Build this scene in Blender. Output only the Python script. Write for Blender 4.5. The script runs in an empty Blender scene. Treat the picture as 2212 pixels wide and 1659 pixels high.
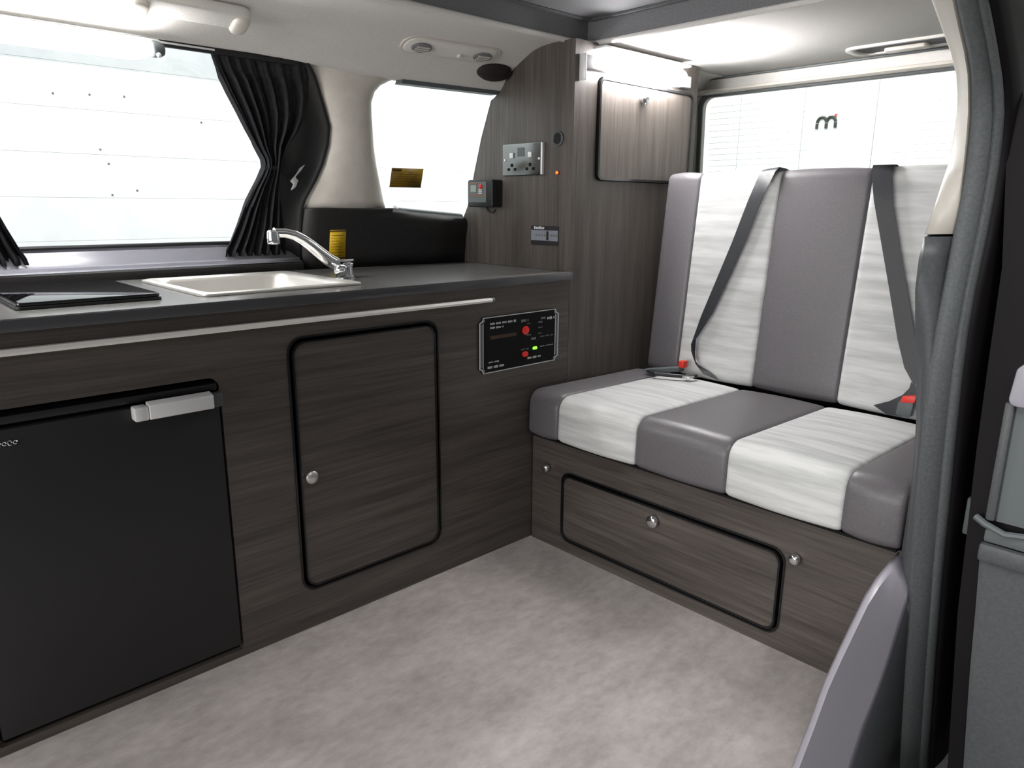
import bpy, bmesh, math, random
from mathutils import Vector, Matrix
random.seed(7)
S = bpy.context.scene
COL = S.collection
R = math.radians

# ---------------------------------------------------------------- camera
YAW, PITCH, ROLL, FPX = 0.757169611, 0.24199335, 0.00721890673, 1564.55434
cy, sy, cp, sp = math.cos(YAW), math.sin(YAW), math.cos(PITCH), math.sin(PITCH)
fw = Vector((sy*cp, cy*cp, -sp)); rt = Vector((cy, -sy, 0)); up = rt.cross(fw)
cr, sr = math.cos(ROLL), math.sin(ROLL)
r2, u2 = cr*rt + sr*up, -sr*rt + cr*up
cam_d = bpy.data.cameras.new('camera'); cam = bpy.data.objects.new('camera', cam_d); COL.objects.link(cam)
cam_d.sensor_fit = 'HORIZONTAL'; cam_d.sensor_width = 36.0; cam_d.lens = 36.0*FPX/2212.0
cam_d.clip_start = 0.02; cam_d.clip_end = 100
m4 = Matrix(((r2.x, u2.x, -fw.x, -1.45781472), (r2.y, u2.y, -fw.y, -1.45549408), (r2.z, u2.z, -fw.z, 0.989740908), (0, 0, 0, 1)))
cam.matrix_world = m4
S.camera = cam

# ---------------------------------------------------------------- world, hall and fill lights, exposure
W = bpy.data.worlds.new('hall_ambient'); S.world = W; W.use_nodes = True
bg = W.node_tree.nodes['Background']; bg.inputs[0].default_value = (0.94, 0.98, 1.0, 1); bg.inputs[1].default_value = 0.14
S.view_settings.view_transform = 'Standard'; S.view_settings.look = 'None'
S.view_settings.exposure = 0.0; S.view_settings.gamma = 1.0; S.view_settings.use_curve_mapping = False
def area(name, loc, target, sx, sy_, power, col=(1, 1, 1)):
    d = bpy.data.lights.new(name, 'AREA'); d.shape = 'RECTANGLE'; d.size = sx; d.size_y = sy_; d.energy = power; d.color = col
    o = bpy.data.objects.new(name, d); COL.objects.link(o); o.location = loc
    o.rotation_euler = (Vector(target)-Vector(loc)).to_track_quat('-Z', 'Y').to_euler()
    return o
area('hall_light_far', (-0.2, 1.15, 2.6), (-0.2, 2.0, 1.1), 4.5, 0.25, 64, (0.95, 0.99, 1.0))
area('hall_light_rear', (2.1, 0.0, 2.9), (3.0, 0.0, 1.2), 0.25, 4.0, 115, (0.98, 1.0, 0.96))
area('near_fill_light', (-2.2, -2.3, 3.0), (-.8, -.7, 0), 3.2, 0.3, 84, (1.0, .985, .96))  # unseen light added outside the door opening to brighten floor and seat
area('front_fill_light', (-4.6, -.45, 1.0), (0, -.35, .55), 2.6, 1.8, 100, (1.0, .98, .96))   # unseen light added ahead of the van to brighten forward-facing surfaces
LAMP1, LAMP2 = 64.0, 140.0          # strength of the two strip lamps

# ---------------------------------------------------------------- materials
def mat(name, col, rough=.5, metal=0., spec=.5, emit=None, es=0., coat=0.):
    m = bpy.data.materials.new(name); m.use_nodes = True
    b = m.node_tree.nodes['Principled BSDF']
    b.inputs['Base Color'].default_value = (*col, 1); b.inputs['Roughness'].default_value = rough
    b.inputs['Metallic'].default_value = metal; b.inputs['Specular IOR Level'].default_value = spec
    if coat: b.inputs['Coat Weight'].default_value = coat; b.inputs['Coat Roughness'].default_value = .08
    if emit: b.inputs['Emission Color'].default_value = (*emit, 1); b.inputs['Emission Strength'].default_value = es
    return m
def noisy(m, c0, c1, scale, detail=4, lo=.35, hi=.65, bump=0., extra=None):
    """two colours mixed by a stretched noise in object space; optional relief"""
    nt = m.node_tree; N = nt.nodes; L = nt.links; b = N['Principled BSDF']
    tc = N.new('ShaderNodeTexCoord'); mp = N.new('ShaderNodeMapping'); mp.inputs['Scale'].default_value = scale
    L.new(tc.outputs['Object'], mp.inputs['Vector'])
    nz = N.new('ShaderNodeTexNoise'); nz.inputs['Scale'].default_value = 1.0; nz.inputs['Detail'].default_value = detail
    nz.inputs['Roughness'].default_value = .65
    L.new(mp.outputs['Vector'], nz.inputs['Vector'])
    rp = N.new('ShaderNodeValToRGB'); e = rp.color_ramp.elements
    e[0].position = lo; e[0].color = (*c0, 1); e[1].position = hi; e[1].color = (*c1, 1)
    L.new(nz.outputs['Fac'], rp.inputs['Fac'])
    out = rp.outputs['Color']
    if extra:
        sc2, a, c = extra
        mp2 = N.new('ShaderNodeMapping'); mp2.inputs['Scale'].default_value = sc2
        L.new(tc.outputs['Object'], mp2.inputs['Vector'])
        n2 = N.new('ShaderNodeTexNoise'); n2.inputs['Scale'].default_value = 1.0; n2.inputs['Detail'].default_value = 3
        L.new(mp2.outputs['Vector'], n2.inputs['Vector'])
        r3 = N.new('ShaderNodeValToRGB'); e2 = r3.color_ramp.elements
        e2[0].position = .35; e2[0].color = (a, a, a, 1); e2[1].position = .65; e2[1].color = (c, c, c, 1)
        L.new(n2.outputs['Fac'], r3.inputs['Fac'])
        mx = N.new('ShaderNodeMix'); mx.data_type = 'RGBA'; mx.blend_type = 'MULTIPLY'; mx.inputs['Factor'].default_value = 1
        L.new(out, mx.inputs['A']); L.new(r3.outputs['Color'], mx.inputs['B']); out = mx.outputs['Result']
    L.new(out, b.inputs['Base Color'])
    if bump:
        bp = N.new('ShaderNodeBump'); bp.inputs['Strength'].default_value = bump; bp.inputs['Distance'].default_value = .002
        L.new(nz.outputs['Fac'], bp.inputs['Height']); L.new(bp.outputs['Normal'], b.inputs['Normal'])
    return m
def glassy(name, tint=(.97, .99, .99), gloss=.05):
    m = bpy.data.materials.new(name); m.use_nodes = True; nt = m.node_tree; N = nt.nodes
    N.remove(N['Principled BSDF'])
    t = N.new('ShaderNodeBsdfTransparent'); t.inputs[0].default_value = (*tint, 1)
    g = N.new('ShaderNodeBsdfGlossy'); g.inputs['Roughness'].default_value = .02
    x = N.new('ShaderNodeMixShader'); x.inputs[0].default_value = gloss
    nt.links.new(t.outputs[0], x.inputs[1]); nt.links.new(g.outputs[0], x.inputs[2])
    nt.links.new(x.outputs[0], N['Material Output'].inputs[0]); return m
WD0, WD1 = (.053, .044, .039), (.112, .097, .087)
M = {}
M['wood_x'] = noisy(mat('dark_wood_grain_x', WD1, .38), WD0, WD1, (5, 60, 170), 5, .3, .75, .12, ((1.5, 12, 30), .7, 1.15))
M['wood_y'] = noisy(mat('dark_wood_grain_y', WD1, .38), WD0, WD1, (60, 5, 170), 5, .3, .75, .12, ((12, 1.5, 30), .7, 1.15))
M['wood_z'] = noisy(mat('dark_wood_grain_z', WD1, .38), WD0, WD1, (170, 170, 5), 5, .3, .75, .12, ((30, 30, 1.5), .75, 1.15))
M['worktop'] = noisy(mat('grey_worktop', (.1, .1, .1), .24, spec=.7), (.135, .132, .128), (.17, .166, .16), (90, 90, 90), 3, .3, .7)
M['edge_black'] = mat('gloss_black_edging', (.008, .008, .009), .18)
M['black'] = mat('black_plastic', (.010, .010, .011), .45)
M['blackmatt'] = mat('black_matt', (.006, .006, .006), .8, spec=.2)
M['glassblack'] = mat('black_glass', (.004, .004, .005), .07, spec=.7)
M['fridge'] = mat('fridge_black', (.013, .013, .014), .5)
M['steel'] = mat('brushed_steel', (.86, .83, .78), .34, .65)
M['chrome'] = mat('chrome', (.85, .86, .88), .07, 1.)
M['chromedark'] = mat('smoked_chrome', (.22, .23, .23), .22, 1.)
M['railalu'] = mat('pale_aluminium', (.88, .85, .82), .4, .1)
M['alu'] = mat('satin_aluminium', (.74, .73, .72), .36, 1.)
M['alulight'] = mat('silver_handle', (.80, .80, .81), .4, .2)
M['cream'] = noisy(mat('cream_pillar_plastic', (.68, .64, .58), .45), (.66, .62, .56), (.71, .67, .61), (30, 30, 30), 2)
M['headliner'] = noisy(mat('beige_grey_headliner', (.6, .58, .55), .9, spec=.2), (.69, .675, .645), (.77, .75, .72), (220, 220, 220), 3, .3, .7, .15)
M['recess'] = noisy(mat('grey_felt', (.2, .2, .2), .95, spec=.15), (.17, .17, .18), (.23, .23, .24), (200, 200, 200), 3, .3, .7, .2)
M['darktrim'] = noisy(mat('dark_side_trim', (.016, .015, .015), .5), (.012, .011, .011), (.020, .019, .019), (120, 120, 120), 2, .3, .7, .1)
M['ledge'] = mat('dark_grey_ledge_plastic', (.05, .05, .056), .22, spec=.7)
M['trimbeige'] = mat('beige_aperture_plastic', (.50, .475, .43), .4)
M['sillgrey'] = mat('blue_grey_sill_plastic', (.27, .27, .31), .22, spec=.6)
M['greytrim'] = noisy(mat('grey_door_trim', (.12, .125, .13), .5), (.062, .066, .072), (.082, .086, .092), (150, 150, 150), 2, .3, .7, .1)
M['seal'] = noisy(mat('grey_weatherstrip', (.16, .17, .175), .7), (.075, .082, .087), (.10, .107, .112), (200, 200, 200), 2)
M['sill'] = mat('pale_sill_plastic', (.33, .315, .36), .35)
M['jamb'] = mat('black_body_paint', (.004, .003, .004), .6, spec=.2)
M['carpet'] = noisy(mat('taupe_carpet', (.3, .27, .25), .95, spec=.1), (.36, .33, .315), (.48, .445, .43), (26, 40, 30), 6, .3, .7, .3, ((5, 9, 5), .86, 1.08))
M['dleather'] = noisy(mat('grey_leather', (.1, .095, .1), .42, spec=.5), (.105, .099, .108), (.128, .121, .131), (160, 160, 160), 3, .3, .7, .12)
M['lfabric'] = noisy(mat('silver_brushed_fabric', (.5, .5, .5), .75, spec=.3), (.47, .48, .48), (.68, .685, .68), (34, 3.0, 34), 4, .35, .65, .15)
M['webbing'] = noisy(mat('black_belt_webbing', (.02, .022, .026), .45), (.010, .012, .015), (.02, .023, .028), (300, 300, 300), 2, .3, .7, .2)
M['redbtn'] = mat('red_button', (.75, .03, .02), .4, emit=(1, .05, .03), es=.02)
M['curtain'] = noisy(mat('black_curtain_cloth', (.014, .014, .016), .85, spec=.3), (.010, .010, .012), (.022, .023, .027), (140, 140, 20), 3)
M['glass'] = glassy('window_glass')
M['tint'] = glassy('tinted_band_glass', (.70, .705, .71), .05)
M['diffuser1'] = mat('lit_diffuser_window', (.9, .9, .9), .5, emit=(1.0, .985, .97), es=LAMP1)
M['diffuser2'] = mat('lit_diffuser_wardrobe', (.9, .9, .9), .5, emit=(1.0, .98, .98), es=LAMP2)
M['white'] = mat('white_plastic', (.75, .75, .76), .4)
M['hallwhite'] = noisy(mat('white_painted_wall', (.85, .87, .87), .8, spec=.2), (.82, .84, .845), (.88, .90, .90), (6, 6, 6), 3)
M['hallgreen'] = noisy(mat('white_panel_wall', (.85, .88, .83), .8, spec=.2), (.83, .86, .82), (.88, .90, .86), (5, 5, 5), 3)
M['concrete'] = noisy(mat('hall_concrete', (.3, .3, .29), .85), (.25, .25, .245), (.34, .335, .33), (5, 5, 5), 5)
M['ink'] = mat('dark_ink', (.03, .035, .03), .6)
M['yellow'] = noisy(mat('yellow_label', (.75, .47, .01), .5), (.68, .42, .008), (.80, .52, .012), (40, 40, 260), 2)
M['amber'] = noisy(mat('amber_label', (.28, .16, .004), .5), (.22, .12, .004), (.33, .20, .006), (60, 60, 260), 2)
M['labelink'] = mat('label_print', (.10, .05, .006), .6)
M['redled'] = mat('red_led', (.8, .05, .01), .3, emit=(1, .09, .01), es=3.5)
M['greenled'] = mat('green_led', (.2, .9, .05), .3, emit=(.18, 1, .03), es=3.0)
M['redlens'] = mat('red_lens', (.45, .012, .008), .3, emit=(1, .03, .02), es=.12)
M['printwhite'] = mat('white_print', (.55, .58, .58), .6)
M['printdim'] = mat('grey_print', (.12, .13, .13), .6)
M['amberprint'] = mat('amber_print', (.04, .014, .003), .5)
M['framegrey'] = mat('grey_frame_print', (.10, .115, .12), .5)
M['lcd'] = mat('lcd_screen', (.25, .29, .26), .25)
M['orangeprint'] = mat('orange_print', (.28, .07, .02), .5)
M['lablue'] = mat('blue_grey_label', (.20, .21, .25), .5)
M['podbrown'] = noisy(mat('dark_brown_fabric', (.02, .012, .012), .8), (.014, .009, .010), (.026, .016, .016), (150, 150, 150), 2)
M['bodypaint'] = mat('van_body_paint', (.03, .03, .033), .3)

# ---------------------------------------------------------------- mesh builder
def rrect(u0, u1, v0, v1, r, n=5):
    if not isinstance(r, (tuple, list)): r = (r,)*4
    P = []
    for (cx, cy_, a, rr) in ((u1-r[0], v1-r[0], 0, r[0]), (u0+r[1], v1-r[1], 90, r[1]), (u0+r[2], v0+r[2], 180, r[2]), (u1-r[3], v0+r[3], 270, r[3])):
        for k in range(n+1):
            t = R(a+90*k/n); P.append((cx+rr*math.cos(t), cy_+rr*math.sin(t)))
    return P
def round_poly(pts, rad, n=5):
    out = []; L = len(pts)
    for i in range(L):
        p, a, b = Vector(pts[i]), Vector(pts[i-1]), Vector(pts[(i+1) % L]); r = rad[i] if isinstance(rad, (list, tuple)) else rad
        d0 = (a-p).normalized(); d1 = (b-p).normalized(); ang = d0.angle(d1)
        t = min(r/math.tan(ang/2), (a-p).length*.49, (b-p).length*.49); r_ = t*math.tan(ang/2)
        c = p+(d0+d1).normalized()*(r_/math.sin(ang/2))
        s = p+d0*t-c; e = p+d1*t-c
        a0 = math.atan2(s.y, s.x); a1 = math.atan2(e.y, e.x); da = (a1-a0+math.pi) % (2*math.pi)-math.pi
        for k in range(n+1):
            q = a0+da*k/n; out.append((c.x+r_*math.cos(q), c.y+r_*math.sin(q)))
    return out
def FX(y0): return lambda u, v, w: (u, y0+w, v)          # plane facing -y, depth w goes +y
def FY(x0): return lambda u, v, w: (x0+w, u, v)          # plane facing -x, depth w goes +x
def FZ(z0): return lambda u, v, w: (u, v, z0-w)          # plane facing up, depth w goes down
class MB:
    def __init__(s): s.v = []; s.f = []
    def add(s, vs, fs):
        b = len(s.v); s.v += [tuple(p) for p in vs]; s.f += [tuple(b+i for i in f) for f in fs]; return s
    def box(s, x0, x1, y0, y1, z0, z1):
        return s.add([(x, y, z) for x in (x0, x1) for y in (y0, y1) for z in (z0, z1)],
                     [(0, 1, 3, 2), (4, 6, 7, 5), (0, 4, 5, 1), (2, 3, 7, 6), (0, 2, 6, 4), (1, 5, 7, 3)])
    def plate(s, fr, outer, w0, w1, holes=()):
        loops = [list(outer)]+[list(h) for h in holes]
        bm = bmesh.new(); allv = []; ed = []
        for lp in loops:
            vs = [bm.verts.new((p[0], p[1], 0)) for p in lp]; allv.append(vs)
            ed += [bm.edges.new((vs[i], vs[(i+1) % len(vs)])) for i in range(len(vs))]
        if holes: bmesh.ops.triangle_fill(bm, use_beauty=True, use_dissolve=False, edges=ed)
        else: bm.faces.new(allv[0])
        bm.verts.index_update()
        n = len(bm.verts); co = [tuple(v.co[:2]) for v in bm.verts]; fs = [tuple(v.index for v in f.verts) for f in bm.faces]
        vs = [fr(u, v, w0) for u, v in co]+[fr(u, v, w1) for u, v in co]
        F = list(fs)+[tuple(i+n for i in reversed(f)) for f in fs]
        k = 0
        for lp in loops:
            m = len(lp)
            for i in range(m): a, b = k+i, k+(i+1) % m; F.append((a, b, b+n, a+n))
            k += m
        bm.free(); return s.add(vs, F)
    def loft(s, rows, close_u=False, caps=False):
        n = len(rows[0]); vs = [p for r in rows for p in r]; F = []
        for i in range(len(rows)-1):
            for j in range(n if close_u else n-1):
                a, b = i*n+j, i*n+(j+1) % n; F.append((a, b, b+n, a+n))
        if caps: F.append(tuple(range(n))); F.append(tuple((len(rows)-1)*n+i for i in reversed(range(n))))
        return s.add(vs, F)
    def tube(s, path, rad, n=10, flat=None):
        P = [Vector(p) for p in path]; rows = []
        for i, p in enumerate(P):
            t = (P[min(i+1, len(P)-1)]-P[max(i-1, 0)]).normalized()
            u = t.orthogonal() if i == 0 else (u-t*u.dot(t)); u = u.normalized(); w = t.cross(u)
            r = rad[i] if isinstance(rad, (list, tuple)) else rad
            rows.append([p+(u*math.cos(2*math.pi*k/n)+w*math.sin(2*math.pi*k/n))*r for k in range(n)])
        return s.loft(rows, True, True)
    def lathe(s, prof, o, ax, n=20):
        """prof = (radius, height) list along axis ax from o"""
        ax = Vector(ax).normalized(); u = ax.orthogonal().normalized(); w = ax.cross(u); o = Vector(o)
        rows = [[o+ax*h+(u*math.cos(2*math.pi*k/n)+w*math.sin(2*math.pi*k/n))*max(r, 1e-5) for k in range(n)] for r, h in prof]
        return s.loft(rows, True, True)
    def ribbon(s, path, wid, nrm, th):
        """flat strap: path, half width vectors per point, thickness along nrm"""
        nrm = Vector(nrm); rows = []
        for p, w in zip(path, wid):
            p = Vector(p); w = Vector(w); rows.append([p-w, p+w, p+w+nrm*th, p-w+nrm*th])
        return s.loft(rows, True, True)
    def build(s, name, m, parent=None, bevel=0., seg=2, ang=35, solid=0., subd=0, local=False):
        bm = bmesh.new(); V = [bm.verts.new(p) for p in s.v]
        for f in s.f:
            try: bm.faces.new([V[i] for i in f])
            except ValueError: pass
        bmesh.ops.remove_doubles(bm, verts=bm.verts, dist=1e-6)
        bmesh.ops.recalc_face_normals(bm, faces=bm.faces)
        if bevel:
            es = [e for e in bm.edges if len(e.link_faces) == 2 and e.calc_face_angle(0) > R(30)]
            bmesh.ops.bevel(bm, geom=es, offset=bevel, segments=seg, profile=.5, affect='EDGES', clamp_overlap=True)
        me = bpy.data.meshes.new(name); bm.to_mesh(me); bm.free()
        for p in me.polygons: p.use_smooth = True
        me.set_sharp_from_angle(angle=R(ang))
        me.materials.append(M[m] if isinstance(m, str) else m)
        o = bpy.data.objects.new(name, me); COL.objects.link(o)
        if solid:
            md = o.modifiers.new('solid', 'SOLIDIFY'); md.thickness = solid; md.offset = 0
        if subd:
            md = o.modifiers.new('sub', 'SUBSURF'); md.levels = subd; md.render_levels = subd
        if parent is not None:
            o.parent = parent
            if not local: o.matrix_parent_inverse = Matrix.Translation(-Vector(parent.location)) if parent.parent is None else Matrix()
        return o
def thing(name, label, cat, loc=(0, 0, 0), group=None):
    o = bpy.data.objects.new(name, None); COL.objects.link(o); o.location = loc; o.empty_display_size = .05
    o['label'] = label; o['category'] = cat
    if group: o['group'] = group
    return o
def tag(o, label, cat, group=None):
    o['label'] = label; o['category'] = cat
    if group: o['group'] = group
    return o
def struct(o, label=None):
    o['kind'] = 'structure'
    if label: o['label'] = label
    return o
def sbase(name, loc=(0, 0, 0), label=None):
    o = bpy.data.objects.new(name, None); COL.objects.link(o); o.location = loc; o.empty_display_size = .05
    return struct(o, label)
def interp(x, xs, ys):
    if x <= xs[0]: return ys[0]
    for i in range(1, len(xs)):
        if x <= xs[i]: t = (x-xs[i-1])/(xs[i]-xs[i-1]); return ys[i-1]+t*(ys[i]-ys[i-1])
    return ys[-1]

# ---------------------------------------------------------------- van side-wall shape: y of the glass line at (x, z)
ZP = [.40, .80, .88, 1.0, 1.15, 1.28, 1.36, 1.42, 1.5]; YP = [.60, .61, .60, .575, .53, .46, .40, .34, .24]
def taper(x): t = min(1.6, max(0, (x+.7)/.85)); return .07*t**1.5
def yw(x, z, off=0.): return interp(z, ZP, YP)-taper(x)-off
def wp(x, z, off=0.): return (x, yw(x, z, off), z)

# ================================================================ SETTING
struct(MB().box(-2.3, 1.25, -1.06, .60, -.03, 0).build('floor', 'carpet'), 'taupe mottled carpet on the van floor')
struct(MB().box(-7, 3.2, -7, 2.2, -.50, -.45).build('floor_hall', 'concrete'), 'concrete floor of the hall under the van')

# hall wall beyond the side windows: painted boards
hw = sbase('wall_hall_far', (0, 2.06, -.45), 'white boarded hall wall beyond the side windows')
MB().box(-5, 3.2, 2.03, 2.10, -.45, 3.2).build('backing', 'hallwhite', hw)
pit = .1735; z0 = 1.0075
for k in range(-6, 9):
    MB().box(-5, 3.0, 2.0, 2.03, z0+k*pit+.0004, z0+(k+1)*pit-.0004).build('plank', 'hallwhite', hw, bevel=.0006, seg=1)
MB().box(-5, 3.0, 2.0, 2.03, -.45, z0-6*pit-.0015).build('plank', 'hallwhite', hw, bevel=.002, seg=1)
for (x, z) in ((-.69, 1.405), (-.56, 1.413), (-.43, 1.418), (-.545, 1.202), (-.52, 1.146), (-.12, 1.34), (-.52, 1.02), (-.42, 1.04)):
    MB().lathe([(.0045, 0), (.0045, .002), (.0025, .003)], (x, 2.0005, z), (0, -1, 0), 10).build('nail_head', 'recess', hw)
# hall wall beyond the tailgate window: upright panels
hr = sbase('wall_hall_rear', (3.05, 0, -.45), 'pale panelled hall wall beyond the tailgate window')
MB().box(3.03, 3.10, -5, 2.2, -.45, 3.2).build('backing', 'hallgreen', hr)
for k in range(-8, 4):
    y = .716+k*.425
    MB().box(3.0, 3.03, y+.002, min(y+.423, 1.99), -.45, 3.2).build('panel', 'hallgreen', hr, bevel=.002, seg=1)
# letter mark on that wall
mk = MB()
pts = []
def arch(y0, y1, z, zb):
    P = [(2.992, y0, zb)]
    c = (y0+y1)/2; r = (y0-y1)/2
    for k in range(9): a = math.pi*k/8; P.append((2.992, c+r*math.cos(a), z+r*math.sin(a)*1.2))
    P.append((2.992, y1, zb)); return P
mk.tube(arch(.622, .566, 1.475, 1.445), .009, 8).tube(arch(.566, .512, 1.475, 1.445), .009, 8)
mk_o = tag(mk.build('wall_mark', 'ink'), 'dark letter m on the pale wall behind the tailgate window', 'sign')
MB().lathe([(.008, 0), (.008, .006)], (2.998, .515, 1.515), (-1, 0, 0), 10).build('red_dot', 'redlens', mk_o)

# outer skin of the far side with the two window openings
sk = MB()
def skin(x0, x1, zs, off=-.02, nx=10):
    rows = [[wp(x0+(x1-x0)*i/nx, z, off) for i in range(nx+1)] for z in zs]; sk.loft(rows)
skin(-2.3, 1.15, (-.2, .4, .8, .876)); skin(-2.3, 1.15, (1.372, 1.40, 1.42, 1.5)); skin(-.30, 1.15, (1.338, 1.372)); skin(-2.3, -1.75, (.876, 1.0, 1.15, 1.28, 1.372))
skin(-.43, -.27, (.876, 1.0, 1.15, 1.28, 1.372)); skin(-.27, 1.15, (.876, .95)); skin(.62, 1.15, (.95, 1.0, 1.15, 1.28, 1.338))
wf = struct(sk.build('wall_far', 'bodypaint', solid=.01), 'van side wall behind the kitchen')
struct(MB().box(-2.35, 1.15, -1.06, .26, 1.53, 1.56).build('roof', 'bodypaint'), 'van roof')

# headliner along the far side, with the cove down to the window heads
HP = [(.045, 1.44), (.10, 1.44), (.17, 1.437), (.225, 1.428), (.275, 1.412), (.32, 1.39), (.352, 1.365), (.37, 1.343), (.378, 1.334), (.41, 1.334)]
def hl(x, i):
    y, z = HP[i]; k = min(1, i/4); t = min(1, max(0, (-.30-x)/.25)); return (x, y-taper(x)*k, z+.020*t*max(0, (i-5)/4 if i < 9 else 1))
rows = [[hl(x, i) for i in range(len(HP))] for x in [-2.3+.1*k for k in range(35)]]
ce = sbase('ceiling', (0, 0, 1.44), 'beige grey headliner with a grey roof recess')
MB().loft(rows).build('side_headliner', 'headliner', ce, ang=60, solid=.004)
# rear headliner (behind the recess) and near strip
MB().box(.262, 1.02, -1.06, .046, 1.44, 1.452).build('rear_headliner', 'headliner', ce, bevel=.004)
MB().box(-2.3, .262, -1.06, -.75, 1.44, 1.452).build('near_headliner', 'headliner', ce)
# recess
MB().box(-2.3, .262, .045, .06, 1.441, 1.51).build('recess_wall', 'recess', ce)
MB().box(.25, .262, -.75, .045, 1.441, 1.51).build('recess_wall', 'recess', ce)
MB().box(-2.3, .262, -.765, -.75, 1.441, 1.51).build('recess_wall', 'recess', ce)
MB().box(-2.3, .262, -.765, .06, 1.505, 1.52).build('recess_panel', 'recess', ce)
MB().tube([(-2.3, .047, 1.441), (.20, .047, 1.441), (.235, .042, 1.441), (.25, .02, 1.441), (.254, -.02, 1.441), (.256, -.75, 1.441)], .0075, 10).build('edge_bead', 'headliner', ce)
MB().tube([(-2.3, .035, 1.503), (.22, .035, 1.503), (.242, .02, 1.503), (.246, -.75, 1.503)], .006, 8).build('edge_bead', 'seal', ce)

# far-side trims: cream pillar, dark lower trim, ledge
PZ = [.978, 1.0, 1.055, 1.10, 1.155, 1.20, 1.236, 1.27, 1.30, 1.318, 1.332, 1.345, 1.366]
PL = [-.420, -.412, -.385, -.368, -.358, -.364, -.384-.0, -.404, -.424, -.438, -.452, -.468, -.50]
PR = [-.128, -.138, -.160, -.178, -.198, -.215, -.228, -.238, -.235, -.222, -.198, -.165, -.15]
rows = []
for z, a, b in zip(PZ, PL, PR):
    top = .05 if z < 1.28 else .05-.025*(z-1.28)/.065
    rows.append([wp(a+(b-a)*u, z, -.012+(top+.012)*(1-abs(2*u-1)**3.2)**.6) for u in [0, .01, .03, .07, .13, .22, .36, .5, .64, .78, .87, .93, .97, .99, 1]])
struct(MB().loft(rows).build('trim_1', 'cream', ang=60, solid=.003), 'cream plastic pillar trim between the two side windows')
rows = []
LZ = [.79, .84, .90, .945, .962, .972, .978]
for z in LZ:
    xl = interp(z, [.80, .885, .977], [-.421, -.428, -.420]); xr = .1503; r = []
    for u in [0, .006, .018, .04, .08, .2, .35, .5, .65, .8, 1]:
        x = xl+(xr-xl)*u; e = (1-max(0, 1-u/.08)**2.5)**.6
        zz = z-.022*max(0, (x+.13)/.28)*max(0, (z-.79)/.188)
        o_ = .05*e-.012*(1-e)
        if z > .95 and x > -.13: o_ = o_*(1-((z-.95)/.028)**2*.9)
        r.append((x, yw(x, zz)-o_, zz))
    rows.append(r)
struct(MB().loft(rows).build('trim_2', 'darktrim', ang=50, solid=.003), 'dark lower side trim behind the worktop')
lg = MB()
prof = [(.548, .795), (.548, .820), (.552, .825), (.564, .827), (.566, .834), (.577, .836), (.579, .838), (.592, .860), (.604, .881), (.612, .884)]
lg.loft([[(x, y-taper(x)*.6, z) for y, z in prof] for x in (-2.3, -1.5, -1.0, -.7, -.55, -.425)])
struct(lg.build('trim_3', 'sillgrey', ang=25, solid=.003), 'grey stepped window ledge behind the hob')
struct(MB().loft([[(x, y-taper(x)*.6, z) for y, z in ((.5445, .795), (.5445, .8205), (.551, .8245))] for x in (-2.3, -1.5, -1.0, -.7, -.55, -.425)]).build('trim_9', 'darktrim', ang=25, solid=.002), 'dark upstand strip along the back of the worktop')

# window 1 (curtained side window), window 2 (quarter), window 3 (tailgate)
def curved_pane(x0, x1, zs, off=0., nx=8): return MB().loft([[wp(x0+(x1-x0)*i/nx, z, off) for i in range(nx+1)] for z in zs])
w1 = sbase('window_1', (-1.1, .6, .88), 'side window above the kitchen')
curved_pane(-1.78, -.40, (.872, .94, 1.0, 1.08, 1.15, 1.22, 1.28, 1.375)).build('pane', 'glass', w1, ang=60)
curved_pane(-1.78, -.40, (1.283, 1.31, 1.375), .004).build('tint_band', 'tint', w1, ang=60)
MB().tube([wp(-1.78+.1*k, .882, .004) for k in range(14)], .005, 8).build('bottom_seal', 'black', w1)
rv = []
for z, a in zip([.80, .885]+PZ, [-.421, -.424]+PL):
    rv.append([wp(a+.004, z, .03), wp(a-.002, z, .022), wp(a-.02, z, .012), wp(a-.05, z, .006), wp(a-.16, z, .003)])
MB().loft(rv).build('frame', 'black', w1, ang=60, solid=.003)
w2 = sbase('window_2', (.1, .5, .97), 'rear quarter window beside the socket panel')
curved_pane(-.30, .63, (.945, 1.0, 1.08, 1.15, 1.22, 1.28, 1.345)).build('pane', 'glass', w2, ang=60)
MB().loft([[wp(x, 1.345, .045), wp(x, 1.322, .04), wp(x, 1.322, .008), wp(x, 1.345, .006)] for x in (-.185, -.05, .08, .149)], True, True).build('top_shade', 'framegrey', w2)
MB().loft([[(x, yw(x, .97-.02*(x+.13)/.28)-o_, (.972-.022*(x+.13)/.28)+dz) for o_, dz in ((.002, .012), (.022, .008), (.026, -.012), (.002, -.014))] for x in (-.10, -.06, 0, .08, .149)], True, True).build('bottom_frame', 'framegrey', w2, bevel=.002)
MB().loft([[(x+dx, yw(x, z)-.035+dy, z+dz) for dx, dy, dz in ((-.004, 0, -.006), (.008, -.002, -.004), (.010, .008, .006), (-.002, .008, .006))] for x, z in ((-.118, .98), (-.100, .962))], True, True).build('latch', 'white', w2, bevel=.001)

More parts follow.
